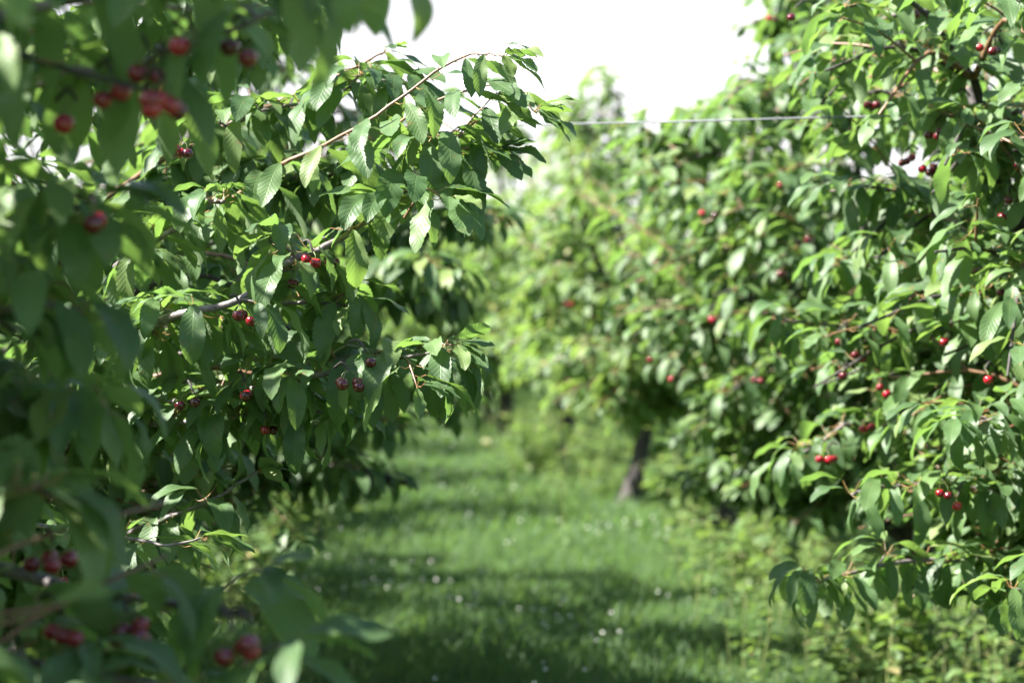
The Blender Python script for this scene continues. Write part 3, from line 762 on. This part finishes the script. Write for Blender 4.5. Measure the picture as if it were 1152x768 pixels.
# ------------------------------------------------------------------ weeds
def weed_stems(n, area, hmin, hmax, L, T, size=.6):
    for _ in range(n):
        x, y = area()
        if y < 15.3 and 640 < 390 + FPX * x / y < 765: continue
        z = gz(x, y); h = U(hmin, hmax); a = U(0, 6.28); k = U(0, .3) * h
        ln = smooth_line([[x, y, z - .01], [x + math.cos(a) * k * .4, y + math.sin(a) * k * .4, z + h * .55], [x + math.cos(a) * k, y + math.sin(a) * k, z + h]], 6)
        T.add(ln, .0028, .0012, 4)
        m = int(h / .035)
        for i in range(m):
            f = (i + U(.3, 1)) / m; p = ln[0] * (1 - f) + ln[-1] * f
            q = ln[min(int(f * 5), 5)]; p = np.array([q[0], q[1], p[2]])
            l = U(.05, .09) * size / .6 * (1.1 - .5 * f)
            L.add(p, U(0, 6.28), U(.6, -.3), U(.2, .9), U(-.4, .4), l, l * U(.35, .6), .008)
        for _k in range(4): L.add(ln[-1], U(0, 6.28), U(.6, -.2), U(.2, .8), U(-.4, .4), U(.03, .05), U(.012, .02), .004)
L = Leaves(); T = Tubes()
weed_stems(700, lambda: (random.gauss(1.95, .38), U(6.5, 26)), .12, .40, L, T)
weed_stems(450, lambda: (random.gauss(-1.0, .40), U(6, 24)), .12, .42, L, T)
weed_stems(260, lambda: (U(1.7, 2.9), U(7.2, 10.2)), .08, .26, L, T, .5)
o = put('undergrowth', leaf_mesh('undergrowth', L.arr(), 3, np.zeros(3), [M_WEED, M_STEM], tube=False), (0, 0, 0)); o['kind'] = 'stuff'; o['label'] = 'leafy weeds growing along both rows under the trees'; o['category'] = 'undergrowth'
o = put('undergrowth', T.mesh('undergrowth_stems', np.zeros(3), [M_STEM]), (0, 0, 0)); o['kind'] = 'stuff'; o['label'] = 'thin stems of the weeds under the trees'; o['category'] = 'undergrowth'

def weed_bush(x, y, r, h, n, label):
    z = gz(x, y); b = np.array([x, y, z]); t = thing('weed_bush', b, label, 'bush', 'green bushes under the rows')
    L = Leaves(); T = Tubes()
    for k in range(n):
        a = U(0, 6.28); rr = r * math.sqrt(U(0, 1)); hh = h * U(.6, 1) * (1 - .35 * (rr / r) ** 2)
        s = b + [math.cos(a) * rr * .3, math.sin(a) * rr * .3, -.01]; e = b + [math.cos(a) * rr, math.sin(a) * rr, hh]
        ln = smooth_line([s, (s + e) / 2 + [0, 0, .05], e], 7); T.add(ln, .004, .0015, 4)
        m = int(hh / .03)
        for i in range(m):
            f = .15 + .85 * (i + U(0, 1)) / m; p = ln[min(int(f * 6), 6)] + [U(-.01, .01), U(-.01, .01), U(-.02, .02)]
            l = U(.05, .09); L.add(p, U(0, 6.28), U(.5, -.5), U(.2, .8), U(-.5, .5), l, l * U(.4, .55), .012)
    put('stems', T.mesh('stems', b, [M_STEM]), b, t)
    put('foliage', leaf_mesh('foliage', L.arr(), 2, b, [M_WEED, M_STEM]), b, t)
for a in [(2.08, 13.2, .42, .62, 42, 'bright green bushy weeds right of the dark leaning trunk'),
          (1.95, 10.6, .36, .45, 34, 'leafy weed clump at the grass edge in front of the bright bush on the right'),
          (1.45, 17.2, .45, .62, 34, 'light green bush left of the dark leaning trunk, at the right lane edge'),
          (-.30, 12.6, .42, .70, 34, 'sunlit pale green bush on the left lane edge below the focused branch'),
          (-.45, 9.6, .42, .60, 34, 'shaded green bush at the left lane edge beneath hanging leaves'),
          (1.74, 7.35, .30, .62, 34, 'low young weed plant at the bottom right corner of the grass')]:
    weed_bush(*a)

# pale track at the lane end
V = np.array([[-6, 44, .03], [10, 44, .03], [10, 47.5, .03], [-6, 47.5, .03]], float)
o = put('track', mesh_from('track', V, [np.array([[0, 1, 2, 3]])], [M_PALE]), (0, 0, 0)); o['kind'] = 'structure'

# ------------------------------------------------------------------ render settings
vs = scene.view_settings
scene.display_settings.display_device = 'sRGB'
vs.view_transform = 'Standard'; vs.look = 'None'; vs.exposure = 2.45; vs.gamma = 1.0; vs.use_curve_mapping = False
scene.render.engine = 'CYCLES'
c = scene.cycles
c.use_denoising = True
try: c.denoiser = 'OPENIMAGEDENOISE'
except Exception: pass
c.max_bounces = 7; c.diffuse_bounces = 4; c.glossy_bounces = 3; c.transmission_bounces = 4; c.transparent_max_bounces = 4
c.caustics_reflective = False; c.caustics_refractive = False
c.sample_clamp_indirect = 6
